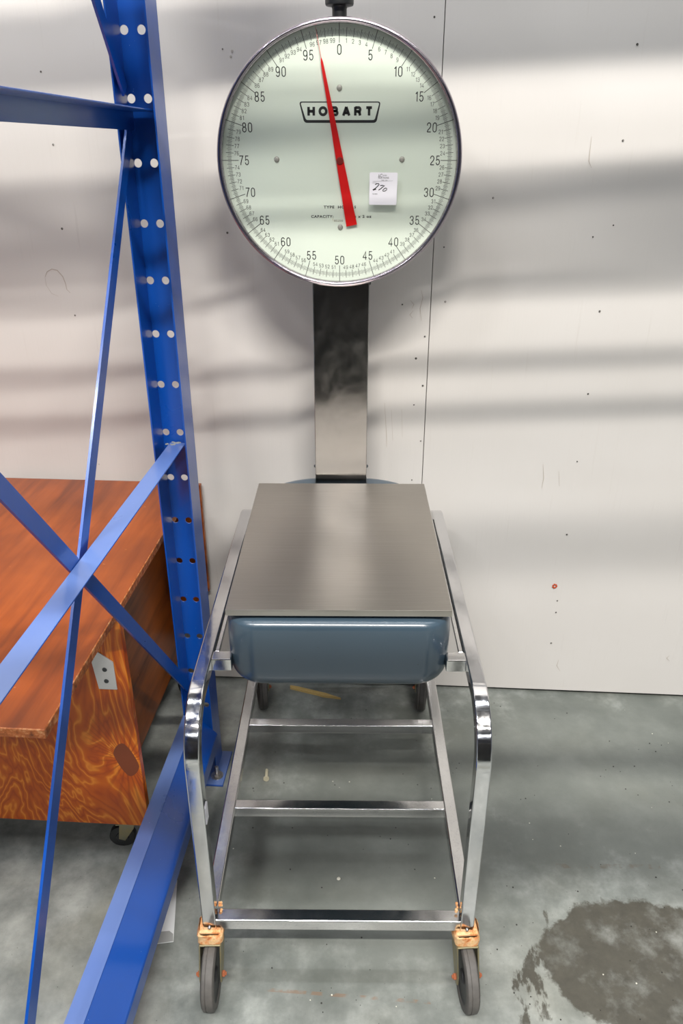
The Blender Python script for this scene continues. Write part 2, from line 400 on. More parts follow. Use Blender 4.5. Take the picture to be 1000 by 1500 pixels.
for k in range(7):
    a = k*0.9; r = 0.005
    p = Vector((x+math.cos(a)*r, -0.002, z+math.sin(a)*r*1.1))
    bmesh.ops.create_icosphere(bm, subdivisions=1, radius=random.uniform(0.0018,0.0034), matrix=Matrix.Translation(p) @ Matrix.Scale(0.5, 4, (0,1,0)))
mk('chipped_spot', bm, redfleck, wall)
o = tag(mk('ceiling', B(-6, 6, -9, 2.6, 6.0, 6.1), concrete_ceiling), kind='structure')
tag(mk('wall_rear', B(-6, 6, -9.1, -9, 0, 6.0), M('rear_wall_grey', (0.22,0.22,0.23,1), 0.8)), kind='structure')

# unseen overhead beams added behind and above the viewpoint to throw the soft level bands
def beam(n, x0, x1, y, z0, z1, t=0.05):
    tag(mk('unseen_steel_%d' % n, B(x0, x1, y-t/2, y+t/2, z0, z1, bev=0.003, seg=1), darksteel), kind='structure')
for k_, (a_, b_) in enumerate(((-4, -0.07), (0.24, 4))):  # split so this band's shadow mostly misses the dial
    beam(1 + 12*k_, a_, b_, 0.50, 2.545, 2.655)
beam(2, -4, 4, 0.50, 2.80, 2.862)
beam(14, -4, 4, -1.78, 3.825, 3.895, 0.03)
beam(15, -4, 4, -1.78, 2.86, 2.97, 0.03)
for k, z_ in enumerate((2.502, 2.394, 2.316)):
    beam(16+k, -4, 4, 0.50, z_, z_+0.013, 0.012)
beam(3, -4, 4, -0.42, 2.635, 2.715)
beam(4, -4, 4, -0.05, 2.30, 2.325, 0.03)
for k, yb in enumerate((0.12, -0.05, -0.39)):
    beam(5+k, -4, 4, yb, 3.10, 3.118, 0.016)
tag(mk('unseen_steel_11', B(1.30, 1.42, -0.1, 0.0, 0, 5.9), darksteel), kind='structure')
tag(mk('unseen_steel_12', B(-3.3, -3.18, -0.1, 0.0, 0, 5.9), darksteel), kind='structure')

# dark cabinet added behind the viewpoint, stands in for the camera operator in reflections
cab = empty('added_dark_cabinet', (0.0, -1.3, 0), 0)
tag(cab, 'low black cabinet added behind the viewpoint to give the metal dark reflections', 'cabinet')
mk('body', B(-0.9, 0.9, -0.25, 0.22, 0.04, 1.25, bev=0.006), black, cab)
for sx_ in (-1, 1):
    d = mk('door', B(min(0.01*sx_, 0.88*sx_), max(0.01*sx_, 0.88*sx_), 0.2215, 0.24, 0.08, 1.22, bev=0.004), black, cab)
    mk('handle', B(0.05*sx_-0.008, 0.05*sx_+0.008, 0.241, 0.262, 0.60, 0.74, bev=0.003), silver, d)
mk('plinth', B(-0.88, 0.88, -0.24, 0.20, 0.0, 0.0395), darksteel, cab)

# ------------------------------------------------------------------ chrome cart
cart = empty('scale_cart', (0, 1.41, 0))
tag(cart, 'chrome square-tube cart on rusty casters carrying the dial scale', 'cart')
OY = 1.41
T = 0.0265; HW = 0.258
ZT = 0.66; ZB = 0.1535; YF = 0.97; YR = 1.86; RB = 0.11
sec = rect_section(T, T, 0.003)
def hoop(sx_):
    x = sx_*(HW - T/2); r = RB - T/2; yf = YF + T/2 - OY; yr = YR - T/2 - OY; zt = ZT - T/2
    pts = [(x, yf, ZB), (x, yf, 0.3), (x, yf, zt-r-0.02)]
    for i in range(15):
        a = R(180 - 90*i/14); pts.append((x, yf + r + r*math.cos(a), zt - r + r*math.sin(a)))
    pts.append((x, (yf+yr)/2, zt))
    for i in range(15):
        a = R(90 - 90*i/14); pts.append((x, yr - r + r*math.cos(a), zt - r + r*math.sin(a)))
    pts += [(x, yr, 0.3), (x, yr, ZB)]
    return mk('side_hoop', sweep(bmesh.new(), pts, sec), chrome, cart)
for s in (-1, 1):
    h = hoop(s)
    if s < 0:
        tagm = mk('adhesive_tag', B(-(HW-T)+0.0001, -(HW-T)+0.0016, YF+0.004-OY, YF+0.022-OY, 0.425, 0.462), labelm, h)
        tagm['label'] = 'small pale tag stuck on the inner side of the leg'
for s in (-1, 1):
    x = s*(HW - T/2)
    mk('lower_rail', sweep(bmesh.new(), [(x, YF+T-OY, ZB+T/2), (x, YR-T-OY, ZB+T/2)], sec), satin, cart)
    # thin inner guide strip under the top rail
    xi = s*(HW - T - 0.0055)
    mk('guide_strip', B(xi-0.0035, xi+0.0035, 1.168-OY, 1.735-OY, ZT-0.012, ZT-0.004, bev=0.0005, seg=1), satin, cart)
    mk('strip_packing', B(min(s*(HW-T-0.0022), s*(HW-T)), max(s*(HW-T-0.0022), s*(HW-T)), 1.168-OY, 1.735-OY, ZT-0.014, ZT-0.007), black, cart)
for k, y in enumerate((YF, 1.242, 1.512, YR-T)):
    mk('cross_bar', sweep(bmesh.new(), [(-(HW-T), y+T/2-OY, ZB+T/2), (HW-T, y+T/2-OY, ZB+T/2)], sec, up=Vector((0,0,1))), satin, cart)
for y in (1.137, 1.74):
    if y < 1.5:
        for s in (-1, 1):
            bm = B(min(s*0.196, s*(HW-T+0.0005)), max(s*0.196, s*(HW-T+0.0005)), y-OY, y+T-OY, ZT-T, ZT-0.0002, bev=0.0025)
            mk('support_bar', bm, satin, cart)
    else:
        mk('support_bar', sweep(bmesh.new(), [(-(HW-T), y+T/2-OY, ZT-T-0.045), (HW-T, y+T/2-OY, ZT-T-0.045)], sec, up=Vector((0,0,1))), satin, cart)
# weld beads with a little rust at the front corners
for s in (-1, 1):
    bm = bmesh.new()
    for k in range(9):
        p = Vector((s*(HW-T-0.002-random.uniform(0,0.006)), YF+T-OY-random.uniform(-0.006,0.008), ZB+T+random.uniform(-0.001,0.012)))
        bmesh.ops.create_icosphere(bm, subdivisions=1, radius=random.uniform(0.002,0.0038), matrix=Matrix.Translation(p))
    mk('weld_bead', bm, rust, cart)
    bm = bmesh.new()
    bmesh.ops.create_uvsphere(bm, u_segments=12, v_segments=8, radius=0.0035, matrix=Matrix.Translation((s*(HW-T/2), YF-OY-0.0005, ZB+0.006)))
    mk('plug_weld', bm, silver, cart)

def caster(x, y, rz, front=True):
    """swivel caster; the wheel trails towards -y in its own frame"""
    c = empty('caster', (x, y-OY, 0), rz); c.parent = cart
    off = 0.040; r = 0.0635; zt = ZB
    # top plate
    tpl = mk('top_plate', B(-0.021, 0.021, -0.019, 0.023, zt-0.006, zt-0.0003, bev=0.001, seg=1), rust if front else zinc, c)
    if front:
        bm = bmesh.new()      # crumbly collar of rust and tape between the frame and the fork
        n = 28; rings = []
        for zi, z in enumerate((zt+0.004, zt-0.003, zt-0.010, zt-0.018, zt-0.024)):
            ring = []
            for i in range(n):
                a = 2*math.pi*i/n; ca, sa = math.cos(a), math.sin(a)
                k = (abs(ca)**5+abs(sa)**5)**(-1/5)
                rr = (0.0243 if zi else 0.0215)*k*random.uniform(0.955, 1.05)
                zz = z + (0.004*math.sin(a*3+zi) if 0 < zi < 4 else 0)
                if zi == 0: zz = zt-0.001 + (0.010*max(0, math.cos(a))**4 if x > 0 else 0.010*max(0, -math.cos(a))**4)
                ring.append(bm.verts.new((rr*ca, rr*sa-0.003, zz)))
            rings.append(ring)
        for a_, b_ in zip(rings, rings[1:]):
            for i in range(n): bm.faces.new((a_[i], a_[(i+1)%n], b_[(i+1)%n], b_[i]))
        bm.faces.new(rings[-1])
        bmesh.ops.recalc_face_normals(bm, faces=bm.faces)
        o = mk('rusty_collar', bm, rust, c, sharp=50); o['label'] = 'flaking orange rusty collar'
    # fork
    bm = bmesh.new()
    box(bm, -0.0205, 0.0205, -0.030, 0.020, zt-0.027, zt-0.0225, bev=0.001, seg=1)
    for s in (-1, 1):
        out = [(0.019, zt-0.024), (-0.029, zt-0.024), (-0.052, r+0.012), (-0.053, r-0.006), (-0.044, r-0.014), (-0.030, r-0.008), (0.010, zt-0.055)]
        xs = (s*0.0185, s*0.0212)
        prism(bm, out, min(xs), max(xs), axis='X')
    mk('fork', bm, zinc, c)
    # tyre and hub
    bm = bmesh.new()
    w = 0.0125
    lathe(bm, [(0.047, -w*0.8), (0.050, -w), (r-0.005, -w), (r-0.001, -w+0.003), (r, -0.004), (r-0.0012, -0.0035), (r-0.0012, -0.0028), (r, -0.0022), (r, 0.004), (r-0.001, w-0.003), (r-0.005, w), (0.050, w), (0.047, w*0.8)], axis='X', n=64, origin=(0, 0, 0), closed=True)
    whl = mk('tyre', bm, rubber, c, loc=(0, -off, r), sharp=40)
    bm = bmesh.new()
    lathe(bm, [(0.0, -w*0.95), (0.012, -w*0.95), (0.014, -w*0.7), (0.044, -w*0.7), (0.0475, -w*0.85), (0.0475, w*0.85), (0.044, w*0.7), (0.014, w*0.7), (0.012, w*0.95), (0.0, w*0.95)], axis='X', n=48)
    mk('hub', bm, hubm, c, loc=(0, -off, r))
    for s in (-1, 1):
        bm = bmesh.new()
        lathe(bm, [(0.0, s*0.0212), (0.0062, s*0.0212), (0.0062, s*0.0262), (0.0035, s*0.0265), (0.0035, s*0.0290), (0.0, s*0.0290)], axis='X', n=6)
        o = mk('axle_nut', bm, nutm, c, loc=(0, -off, r))
    return c
caster(-0.2445, YF+T/2, R(1.5)); caster(0.2445, YF+T/2, R(4))
caster(-0.2445, YR-T/2, R(12), False); caster(0.2445, YR-T/2, R(-10), False)

# ------------------------------------------------------------------ dial scale
SY = 1.41
scale = empty('platform_scale', (0, SY, 0.61))
tag(scale, 'large round dial weighing scale with brushed steel platform on the chrome cart', 'scale')
SZ = 0.61
def local(o): o.location = (o.location[0], o.location[1]-SY, o.location[2]-SZ)
def sp(name, bm, mat, parent=None, mats=None, sharp=35):
    """part given in world coordinates"""
    bmesh.ops.translate(bm, verts=bm.verts, vec=(0, -SY, -SZ))
    return mk(name, bm, mat, parent or scale, mats=mats, sharp=sharp)
# enamelled base pan: rounded outline, rounded belly
def outline(hw, y0, y1, rf, rr, n=10):
    pts = []
    for (cx, cy, a0, r) in ((hw-rf, y0+rf, 270, rf), (hw-rr, y1-rr, 0, rr), (-hw+rr, y1-rr, 90, rr), (-hw+rf, y0+rf, 180, rf)):
        for i in range(n+1):
            a = R(a0 + 90*i/n); pts.append((cx + r*math.cos(a), cy + r*math.sin(a)))
    return pts
bm = bmesh.new(); rings = []
H0, H1 = 0.588, 0.748
prof = []
for i in range(9):     # belly
    a = R(90*i/8); prof.append((0.044*(1-math.sin(a)), H0 + 0.050*(1-math.cos(a))))
prof += [(-0.0005, 0.665), (-0.001, 0.70), (0.0, 0.725)]
for i in range(1, 6):
    a = R(90*i/5); prof.append((0.014*(1-math.cos(a)), 0.728 + 0.014*math.sin(a)))
prof.append((0.02, 0.743))
for ins, z in prof:
    rings.append([bm.verts.new((x, y, z)) for x, y in outline(0.2035-ins, 1.130+ins, 1.800-ins, max(0.012, 0.055-ins*0.5), max(0.03, 0.15-ins*0.8))])
for a_, b_ in zip(rings, rings[1:]):
    n = len(a_)
    for i in range(n): bm.faces.new((a_[i], a_[(i+1)%n], b_[(i+1)%n], b_[i]))
bm.faces.new(rings[0][::-1]); bm.faces.new(rings[-1])
bmesh.ops.recalc_face_normals(bm, faces=bm.faces)
sp('base_housing', bm, enamel, sharp=50)
sp('platform_skirt', B(-0.192, 0.192, 1.160, 1.695, 0.7432, 0.750), darkgap)
sp('platform', B(-0.2010, 0.2010, 1.142, 1.707, 0.7502, 0.763, bev=0.0012, seg=2), steel)
sp('column_foot', B(-0.066, 0.063, 1.734, 1.790, 0.7432, 0.748, bev=0.001), darkgrey)
CX = -0.0015
bm = B(CX-0.0628, CX+0.0628, 1.736, 1.788, 0.7482, 1.27, bev=0.0022, seg=2)
colo = sp('column', bm, colm)
for (s, z) in ((1, 1.228), (1, 0.79), (-1, 0.79)):
    bm = bmesh.new(); bmesh.ops.create_uvsphere(bm, u_segments=12, v_segments=8, radius=0.0042, matrix=Matrix.Translation((CX+s*0.0630, 1.752, z)))
    sp('column_screw', bm, darkgrey, colo).location = (0,0,0)
# dial head
DX, DZ = -0.004, 1.4766; RO = 0.2455
YFACE = 1.705; YGL = 1.690
dial = empty('dial_head', (0, 0, 0)); dial.parent = scale
bm = bmesh.new()
lathe(bm, [(0.0, 1.775), (0.215, 1.775), (0.235, 1.768), (0.2395, 1.755), (0.2395, 1.702), (0.2365, 1.700), (0.2365, 1.7065), (0.0, 1.7065)], origin=(DX,0,DZ), n=128)
sp('dial_case', bm, darkgrey, dial)
bm = bmesh.new(); p = []
for i in range(14):     # bezel ring: half-round roll with a flared inner lip
    a = R(-60 + 300*i/13); p.append((0.2395 + 0.0062*math.cos(a), 1.6875 - 0.0085*math.sin(a) ))
p = [(0.2345, 1.6875), (0.2352, 1.6825), (0.2372, 1.6795), (0.2398, 1.6785), (0.2425, 1.6795), (0.2447, 1.6825), (0.2455, 1.6870), (0.2455, 1.709), (0.2442, 1.7105), (0.2397, 1.7105), (0.2397, 1.6990), (0.2350, 1.6945)]
lathe(bm, p, origin=(DX,0,DZ), n=160, closed=True)
sp('bezel', bm, bezelm, dial, sharp=50)
bm = bmesh.new(); lathe(bm, [(0.0, YFACE), (0.2363, YFACE), (0.2363, YFACE+0.0014), (0.0, YFACE+0.0014)], origin=(DX,0,DZ), n=128)
face = sp('dial_face', bm, dialm, dial)
bm = bmesh.new(); lathe(bm, [(0.0, YGL), (0.2349, YGL), (0.2349, YGL+0.003), (0.0, YGL+0.003)], origin=(DX,0,DZ), n=128)
sp('glass', bm, glass, dial)
YP = YFACE - 0.0003

# --- lettering helper: text outlines turned into mesh and merged
def text_into(bm, s, x, z, h, w=None, y=YP, bold=0.0, cond=1.0, rot=0.0, align='CENTER', shear=0.0, gap=1.0, mat=0):
    cu = bpy.data.curves.new('t', 'FONT'); cu.body = s; cu.size = 1; cu.offset = bold; cu.shear = shear
    cu.resolution_u = 3; cu.space_character = gap
    ob = bpy.data.objects.new('t', cu); COL.objects.link(ob)
    dg = bpy.context.evaluated_depsgraph_get(); me = bpy.data.meshes.new_from_object(ob.evaluated_get(dg))
    bpy.data.objects.remove(ob); bpy.data.curves.remove(cu)
    xs = [v.co.x for v in me.vertices]; ys = [v.co.y for v in me.vertices]
    x0, x1, y0, y1 = min(xs), max(xs), min(ys), max(ys)
    k = h/(y1-y0); kx = (w/(x1-x0)) if w else k*cond
    for v in me.vertices:
        a = (v.co.x - (x0+x1)/2)*kx if align == 'CENTER' else (v.co.x-x0)*kx
        b = (v.co.y - (y0+y1)/2)*k
        v.co = Vector((x + a*math.cos(rot)-b*math.sin(rot), y, z + a*math.sin(rot)+b*math.cos(rot)))
    nf = len(bm.faces); bm.from_mesh(me); bpy.data.meshes.remove(me)
    if mat:
        bm.faces.ensure_lookup_table()
        for f in bm.faces[nf:]: f.material_index = mat
def arc(cx, cy, rx, ry, a0, a1, n=10):
    return [(cx + rx*math.cos(R(a0+(a1-a0)*i/n)), cy + ry*math.sin(R(a0+(a1-a0)*i/n))) for i in range(n+1)]
def loop(x0, x1, y0, y1, ry=None):
    """upright racetrack"""
    rx = (x1-x0)/2; ry = ry or rx; cx = (x0+x1)/2
    p = arc(cx, y1-ry, rx, ry, 0, 180) + arc(cx, y0+ry, rx, ry, 180, 360); return p + [p[0]]
DG = {
 '0': [loop(0, .42, 0, 1, .27)],
 '1': [[(.04, .80), (.14, .86), (.24, 1.0)], [(.24, 1.04), (.24, -.04)]],
 '2': [[(0, .70)] + arc(.21, .75, .21, .25, 170, 0)[1:] + [(.42, .66), (.36, .48), (.10, .20), (.01, .01)], [(0, 0), (.46, 0)]],
 '3': [[(0, .74)] + arc(.21, .76, .20, .24, 165, -70) + [(.15, .53)], [(.15, .53)] + arc(.20, .27, .22, .27, 75, -172)],
 '4': [[(.33, -.04), (.33, 1.0), (.0, .30), (0, .24), (.48, .24)]],
 '5': [[(.41, 1.0), (.07, 1.0), (.03, .50)] + arc(.21, .31, .21, .31, 130, -170)],
 '6': [loop(0, .42, 0, .60, .26), [(0, .34), (0, .70)] + arc(.21, .74, .21, .26, 175, 20)],
 '7': [[(0, 1.0), (.44, 1.0), (.27, .55), (.16, .20), (.13, -.04)]],
 '8': [loop(.03, .39, .54, 1, .2), loop(0, .42, 0, .54, .23)],
 '9': [loop(0, .42, .40, 1, .26), [(.42, .66), (.42, .30)] + arc(.21, .26, .21, .26, -5, -160)],
}
BG = {   # wide grotesque capitals for the nameplate: (strokes, width)
 'H': ([[(0,-.11),(0,1.11)], [(.80,-.11),(.80,1.11)], [(0,.5),(.80,.5)]], .80),
 'O': ([(lambda p: p+[p[0], p[1]])(arc(.50,.5,.50,.50,0,345,23))], 1.0),
 'B': ([[(0,-.11),(0,1.11)], [(0,1.0),(.46,1.0)]+arc(.48,.76,.22,.24,90,-90,8)+[(0,.52)], [(0,.52),(.5,.52)]+arc(.52,.26,.26,.26,90,-90,8)+[(0,0)]], .78),
 'A': ([[(0,-.11),(.46,1.11)], [(.92,-.11),(.46,1.11)], [(.16,.27),(.76,.27)]], .92),
 'R': ([[(0,-.11),(0,1.11)], [(0,1.0),(.50,1.0)]+arc(.52,.74,.24,.26,90,-90,8)+[(0,.48)], [(.40,.48),(.66,.30),(.74,-.11)]], .78),
 'T': ([[(-.02,1.0),(.86,1.0)], [(.42,1.0),(.42,-.11)]], .84),
}
def stroke_line(bm, pts, w, y):
    P = [Vector((a, 0, b)) for a, b in pts]; Q = [P[0]]
    for p in P[1:]:
        if (p-Q[-1]).length > 1e-6: Q.append(p)
    closed = (P[0]-P[-1]).length < 1e-6; L = []
    m = len(Q)
    for i, p in enumerate(Q):
        if closed and i in (0, m-1): t0, t1 = (Q[-1]-Q[-2]), (Q[1]-Q[0])
        else: t0 = (Q[i]-Q[i-1]) if i > 0 else (Q[1]-Q[0]); t1 = (Q[i+1]-Q[i]) if i < m-1 else (Q[-1]-Q[-2])
        t0 = t0.normalized(); t1 = t1.normalized(); t = (t0+t1).normalized()
        nn = Vector((-t.z, 0, t.x)); k = 1/max(0.55, t.dot(t0))
        L.append((bm.verts.new((p-nn*w/2*k)+Vector((0,y,0))), bm.verts.new((p+nn*w/2*k)+Vector((0,y,0)))))
    for a, b in zip(L, L[1:]): bm.faces.new((a[0], b[0], b[1], a[1]))
def digits_into(bm, s, x, z, h, wt, wide=1.0, y=None):
    """number s centred on x, z: cap height h, stroke weight wt"""
    y = YP if y is None else y; hh = h-wt; gapw = 0.16*h + wt
    ws = [(0.26 if c == '1' else 0.46 if c == '4' else 0.43)*hh*wide for c in s]
    tot = sum(ws) + gapw*(len(s)-1); cx = x - tot/2
    for c, w in zip(s, ws):
        for st in DG[c]: stroke_line(bm, [(cx + a*hh*wide, z - hh/2 + b*hh) for a, b in st], wt, y)
        cx += w + gapw
def pol(r, v): a = 2*math.pi*v/100; return DX + r*math.sin(a), DZ + r*math.cos(a)
bm1 = bmesh.new(); bm2 = bmesh.new()
for n in range(100):
    if n % 5 == 0:
        x, z = pol(0.1935, n); digits_into(bm1, str(n), x, z, 0.0178, 0.0017)
    else:
        x, z = pol(0.2085, n); digits_into(bm2, str(n), x, z, 0.0078, 0.0008, 1.1)
tag(sp('large_numerals', bm1, ink, face), kind='stuff').location = (0,0,0)
tag(sp('small_numerals', bm2, greyink, face), kind='stuff').location = (0,0,0)
bm = bmesh.new()
for k in range(800):
    if k % 40 == 0: r0, r1, w, m = 0.2045, 0.2362, 0.0011, 0
    elif k % 8 == 0: r0, r1, w, m = 0.2145, 0.2300, 0.0009, 0
    elif k % 4 == 0: r0, r1, w, m = 0.2180, 0.2282, 0.00055, 1
    else: r0, r1, w, m = 0.2190, 0.2262, 0.00042, 1
    a = 2*math.pi*k/800; d = Vector((math.sin(a), 0, math.cos(a))); n = Vector((math.cos(a), 0, -math.sin(a)))
    O = Vector((DX, YP, DZ))
    f = bm.faces.new([bm.verts.new(O+d*r0-n*w/2), bm.verts.new(O+d*r1-n*w/2), bm.verts.new(O+d*r1+n*w/2), bm.verts.new(O+d*r0+n*w/2)])
    f.material_index = m
tag(sp('graduation_marks', bm, ink, face, mats=[ink, greyink]), kind='stuff')
# logo frame and lettering
bm = bmesh.new()
def rounded_poly(pts, r, n=5):
    out = []; m = len(pts)
    for i in range(m):
        p0, p1, p2 = Vector(pts[i-1]), Vector(pts[i]), Vector(pts[(i+1)%m])
        a = p1 + (p0-p1).normalized()*r; b = p1 + (p2-p1).normalized()*r
        for k in range(n+1):
            t = k/n; out.append((1-t)**2*a + 2*t*(1-t)*p1 + t*t*b)
    return out
LZ0, LZ1 = 1.5445, 1.5820; LC = DX
outr = rounded_poly([(LC-0.0795, LZ1), (LC+0.0815, LZ1), (LC+0.0735, LZ0), (LC-0.0700, LZ0)], 0.006)
innr = rounded_poly([(LC-0.0768, LZ1-0.0019), (LC+0.0788, LZ1-0.0019), (LC+0.0700, LZ0+0.0050), (LC-0.0665, LZ0+0.0050)], 0.004)
vo = [bm.verts.new((p.x, YP, p.y)) for p in outr]; vi = [bm.verts.new((p.x, YP, p.y)) for p in innr]
for i in range(len(vo)): j = (i+1) % len(vo); bm.faces.new((vo[i], vo[j], vi[j], vi[i]))
LH = 0.0176; wt = 0.0050; hh = LH-wt; widths = [BG[c][1] for c in 'HOBART']; kx = 1.02
gp = (0.1300 - wt - sum(widths)*hh*kx)/5
cx = LC+0.0015-0.065+wt/2
for c in 'HOBART':
    for st in BG[c][0]: stroke_line(bm, [(cx + a*hh*kx, 1.5650 - hh/2 + b*hh) for a, b in st], wt, YP)
    cx += BG[c][1]*hh*kx + gp
sp('logo', bm, ink, face)
bm = bmesh.new()
text_into(bm, 'TYPE  HO', DX-0.0110, 1.3885, 0.0056, w=0.044, bold=0.028, gap=1.15)
text_into(bm, '5', DX+0.0325, 1.3885, 0.0052, bold=0.028)
text_into(bm, 'CAPACITY:', DX-0.0360, 1.3702, 0.0056, w=0.0465, bold=0.028, gap=1.15)
text_into(bm, 'lbs x 2 oz', DX+0.0450, 1.3704, 0.0056, w=0.043, bold=0.028, gap=1.15)
text_into(bm, '85250', DX-0.0020, 1.3620, 0.0040, w=0.0185, mat=1)
text_into(bm, '(', DX-0.0135, 1.3640, 0.0062, mat=2)
sp('lettering', bm, ink, face, mats=[ink, serialink, M('glue_yellow', lin(190,165,100), 0.6)])
for (sx_, sz_) in ((-0.1270, 0.002), (0.1265, 0.002), (0.0, 0.1290), (0.0015, -0.127)):
    bm = bmesh.new(); lathe(bm, [(0.0055, 0.0), (0.0053, -0.0015), (0.004, -0.0032), (0.0, -0.0042)], origin=(DX+sx_, YP, DZ+sz_), n=20)
    sp('screw', bm, domes, face)
# needle
bm = bmesh.new()
A = math.atan2(-33, 170/1.0)      # leans left of zero
A = -R(11.3); d = Vector((math.sin(A), 0, math.cos(A))); n = Vector((math.cos(A), 0, -math.sin(A)))
O = Vector((DX+0.001, 0, DZ-0.001))
def needle_piece(bm, r0, w0, r1, w1, y0, y1, mat):
    lo = [O + d*r0 - n*w0/2, O + d*r1 - n*w1/2, O + d*r1 + n*w1/2, O + d*r0 + n*w0/2]
    prism(bm, [(v.x, v.z) for v in lo], y0, y1, axis='Y', mat=mat)
needle_piece(bm, -0.1250, 0.0225, 0.176, 0.0048, 1.6985, 1.6995, 0)
needle_piece(bm, 0.176, 0.0048, 0.1835, 0.0016, 1.6985, 1.6995, 0)
needle_piece(bm, 0.1835, 0.0016, 0.235, 0.0010, 1.6985, 1.6995, 1)
nd = sp('needle', bm, red, dial, mats=[red, M('needle_tip_pale', lin(205,140,135), 0.4)])
bm = bmesh.new(); lathe(bm, [(0.0075, 1.7045), (0.0075, 1.6984), (0.0062, 1.6965), (0.0, 1.6960)], origin=(O.x, 0, O.z), n=24)
sp('needle_hub', bm, M('hub_dark_red', lin(120,30,25), 0.4), nd)
# lot label on the glass
bm = bmesh.new()
LX, LZc = DX+0.0890, 1.4245
prism(bm, [(p.x, p.y) for p in rounded_poly([(LX-0.0283, LZc-0.0305), (LX+0.0280, LZc-0.0310), (LX+0.0288, LZc+0.0300), (LX-0.0278, LZc+0.0305)], 0.003)], YGL-0.0008, YGL-0.0002, axis='Y')
lab = sp('lot_label', bm, labelm, dial); lab['label'] = 'white paper lot label stuck on the dial glass'
bm = bmesh.new(); YL = YGL-0.0011
def lp(u, v):   # label pixels (zoomed crop, 150..750 x 190..860) to metres
    return Vector((LX + (u-450)/600*0.0562, YL, LZc - (v-525)/665*0.0600))
def ribbon(bm, pts, w):
    P = [lp(*p) for p in pts]; L = []
    for i, p in enumerate(P):
        t = (P[min(i+1, len(P)-1)]-P[max(i-1, 0)]).normalized(); nn = Vector((-t.z, 0, t.x)); L.append((bm.verts.new(p-nn*w/2), bm.verts.new(p+nn*w/2)))
    for a_, b_ in zip(L, L[1:]): bm.faces.new((a_[0], b_[0], b_[1], a_[1]))
ribbon(bm, [(275,440),(310,420),(350,418),(362,435),(330,475),(280,520),(225,550),(232,556),(300,535)], 0.0016)
ribbon(bm, [(385,460),(440,455),(480,462),(440,490),(400,525),(350,555)], 0.0016)
ribbon(bm, [(505,510),(470,530),(440,560),(450,578),(490,575),(528,548),(530,520),(505,512),(480,520)], 0.0014)
sp('handwritten_number', bm, ink, lab)
bm = bmesh.new()
def small(s, u, v, w, hgt):
    p = lp(u, v); text_into(bm, s, p.x, p.z, hgt, w=w, y=YL)
small('A', 355, 260, 0.0035, 0.0060); small('C', 405, 255, 0.0045, 0.0066); small('IATES', 480, 250, 0.0080, 0.0020)
small('AUCTIONS', 455, 300, 0.0215, 0.0034); small('ltd. co.', 480, 350, 0.0120, 0.0022); small('LOT #', 260, 402, 0.0075, 0.0020); small('NUMBER', 275, 635, 0.0100, 0.0020)
ribbon(bm, [(220,372),(660,362)], 0.0003)
sp('label_print', bm, greyink, lab)
# top plunger knob
bm = bmesh.new()
lathe(bm, [(0.0, DZ+0.238), (0.0140, DZ+0.238), (0.0140, DZ+0.2630), (0.0155, DZ+0.2665), (0.0262, DZ+0.2685), (0.0275, DZ+0.2710), (0.0275, DZ+0.296), (0.024, DZ+0.301), (0.0, DZ+0.302)], axis='Z', n=40, origin=(DX, 1.735, 0))
sp('top_knob', bm, black, dial)

# ------------------------------------------------------------------ blue pallet rack frame
rack = empty('pallet_rack_frame', (-0.365, 1.53, 0), YAW)
tag(rack, 'blue steel pallet rack upright frame with crossed braces, left of the scale', 'rack')
ZTOP = 2.9
bm = bmesh.new()
# web with real bolt holes: built as a strip of quads round octagonal cut-outs
def web_with_holes(bm, x0, x1, z0, z1, y, holes, r):
    """holes: rows of z, each with the same x positions"""
    xs = [x0] ; HX = (-0.026, 0.0055)
    cells = []; half = 0.0135
    def quad(a, b, c, d_, yy): return bm.faces.new([bm.verts.new((p[0], yy, p[1])) for p in (a, b, c, d_)])
    zs = sorted(holes); zcur = z0
    for hz in zs:
        quad((x0, zcur), (x1, zcur), (x1, hz-half), (x0, hz-half), y)
        xc = x0
        for hx in HX:
            quad((xc, hz-half), (hx-half, hz-half), (hx-half, hz+half), (xc, hz+half), y)
            n = 24; sq = []; ci = []
            for i in range(n):
                a = 2*math.pi*(i+0.5)/n; ca, sa = math.cos(a), math.sin(a); k = 1/max(abs(ca), abs(sa))
                sq.append(bm.verts.new((hx+half*k*ca, y, hz+half*k*sa))); ci.append(bm.verts.new((hx+r*ca, y, hz+r*sa)))
            cn = [bm.verts.new((hx+sx_*half, y, hz+sz_*half)) for sx_, sz_ in ((1,1),(-1,1),(-1,-1),(1,-1))]
            for i in range(n):
                j = (i+1) % n
                # corner quads include the square's corner
                si, sj = sq[i].co, sq[j].co
                if abs(si.x-sj.x) > 1e-6 and abs(si.z-sj.z) > 1e-6:
                    cc = min(cn, key=lambda v: (v.co-(si+sj)/2).length); bm.faces.new((ci[i], ci[j], sq[j], cc, sq[i]))
                else: bm.faces.new((ci[i], ci[j], sq[j], sq[i]))
            xc = hx+half
        quad((xc, hz-half), (x1, hz-half), (x1, hz+half), (xc, hz+half), y)
        zcur = hz+half
    quad((x0, zcur), (x1, zcur), (x1, z1), (x0, z1), y)
HX1 = 0.0362
hz = [1.690-0.1083*k for k in range(-10, 15)]
hz = [z for z in hz if 0.12 < z < ZTOP-0.05]
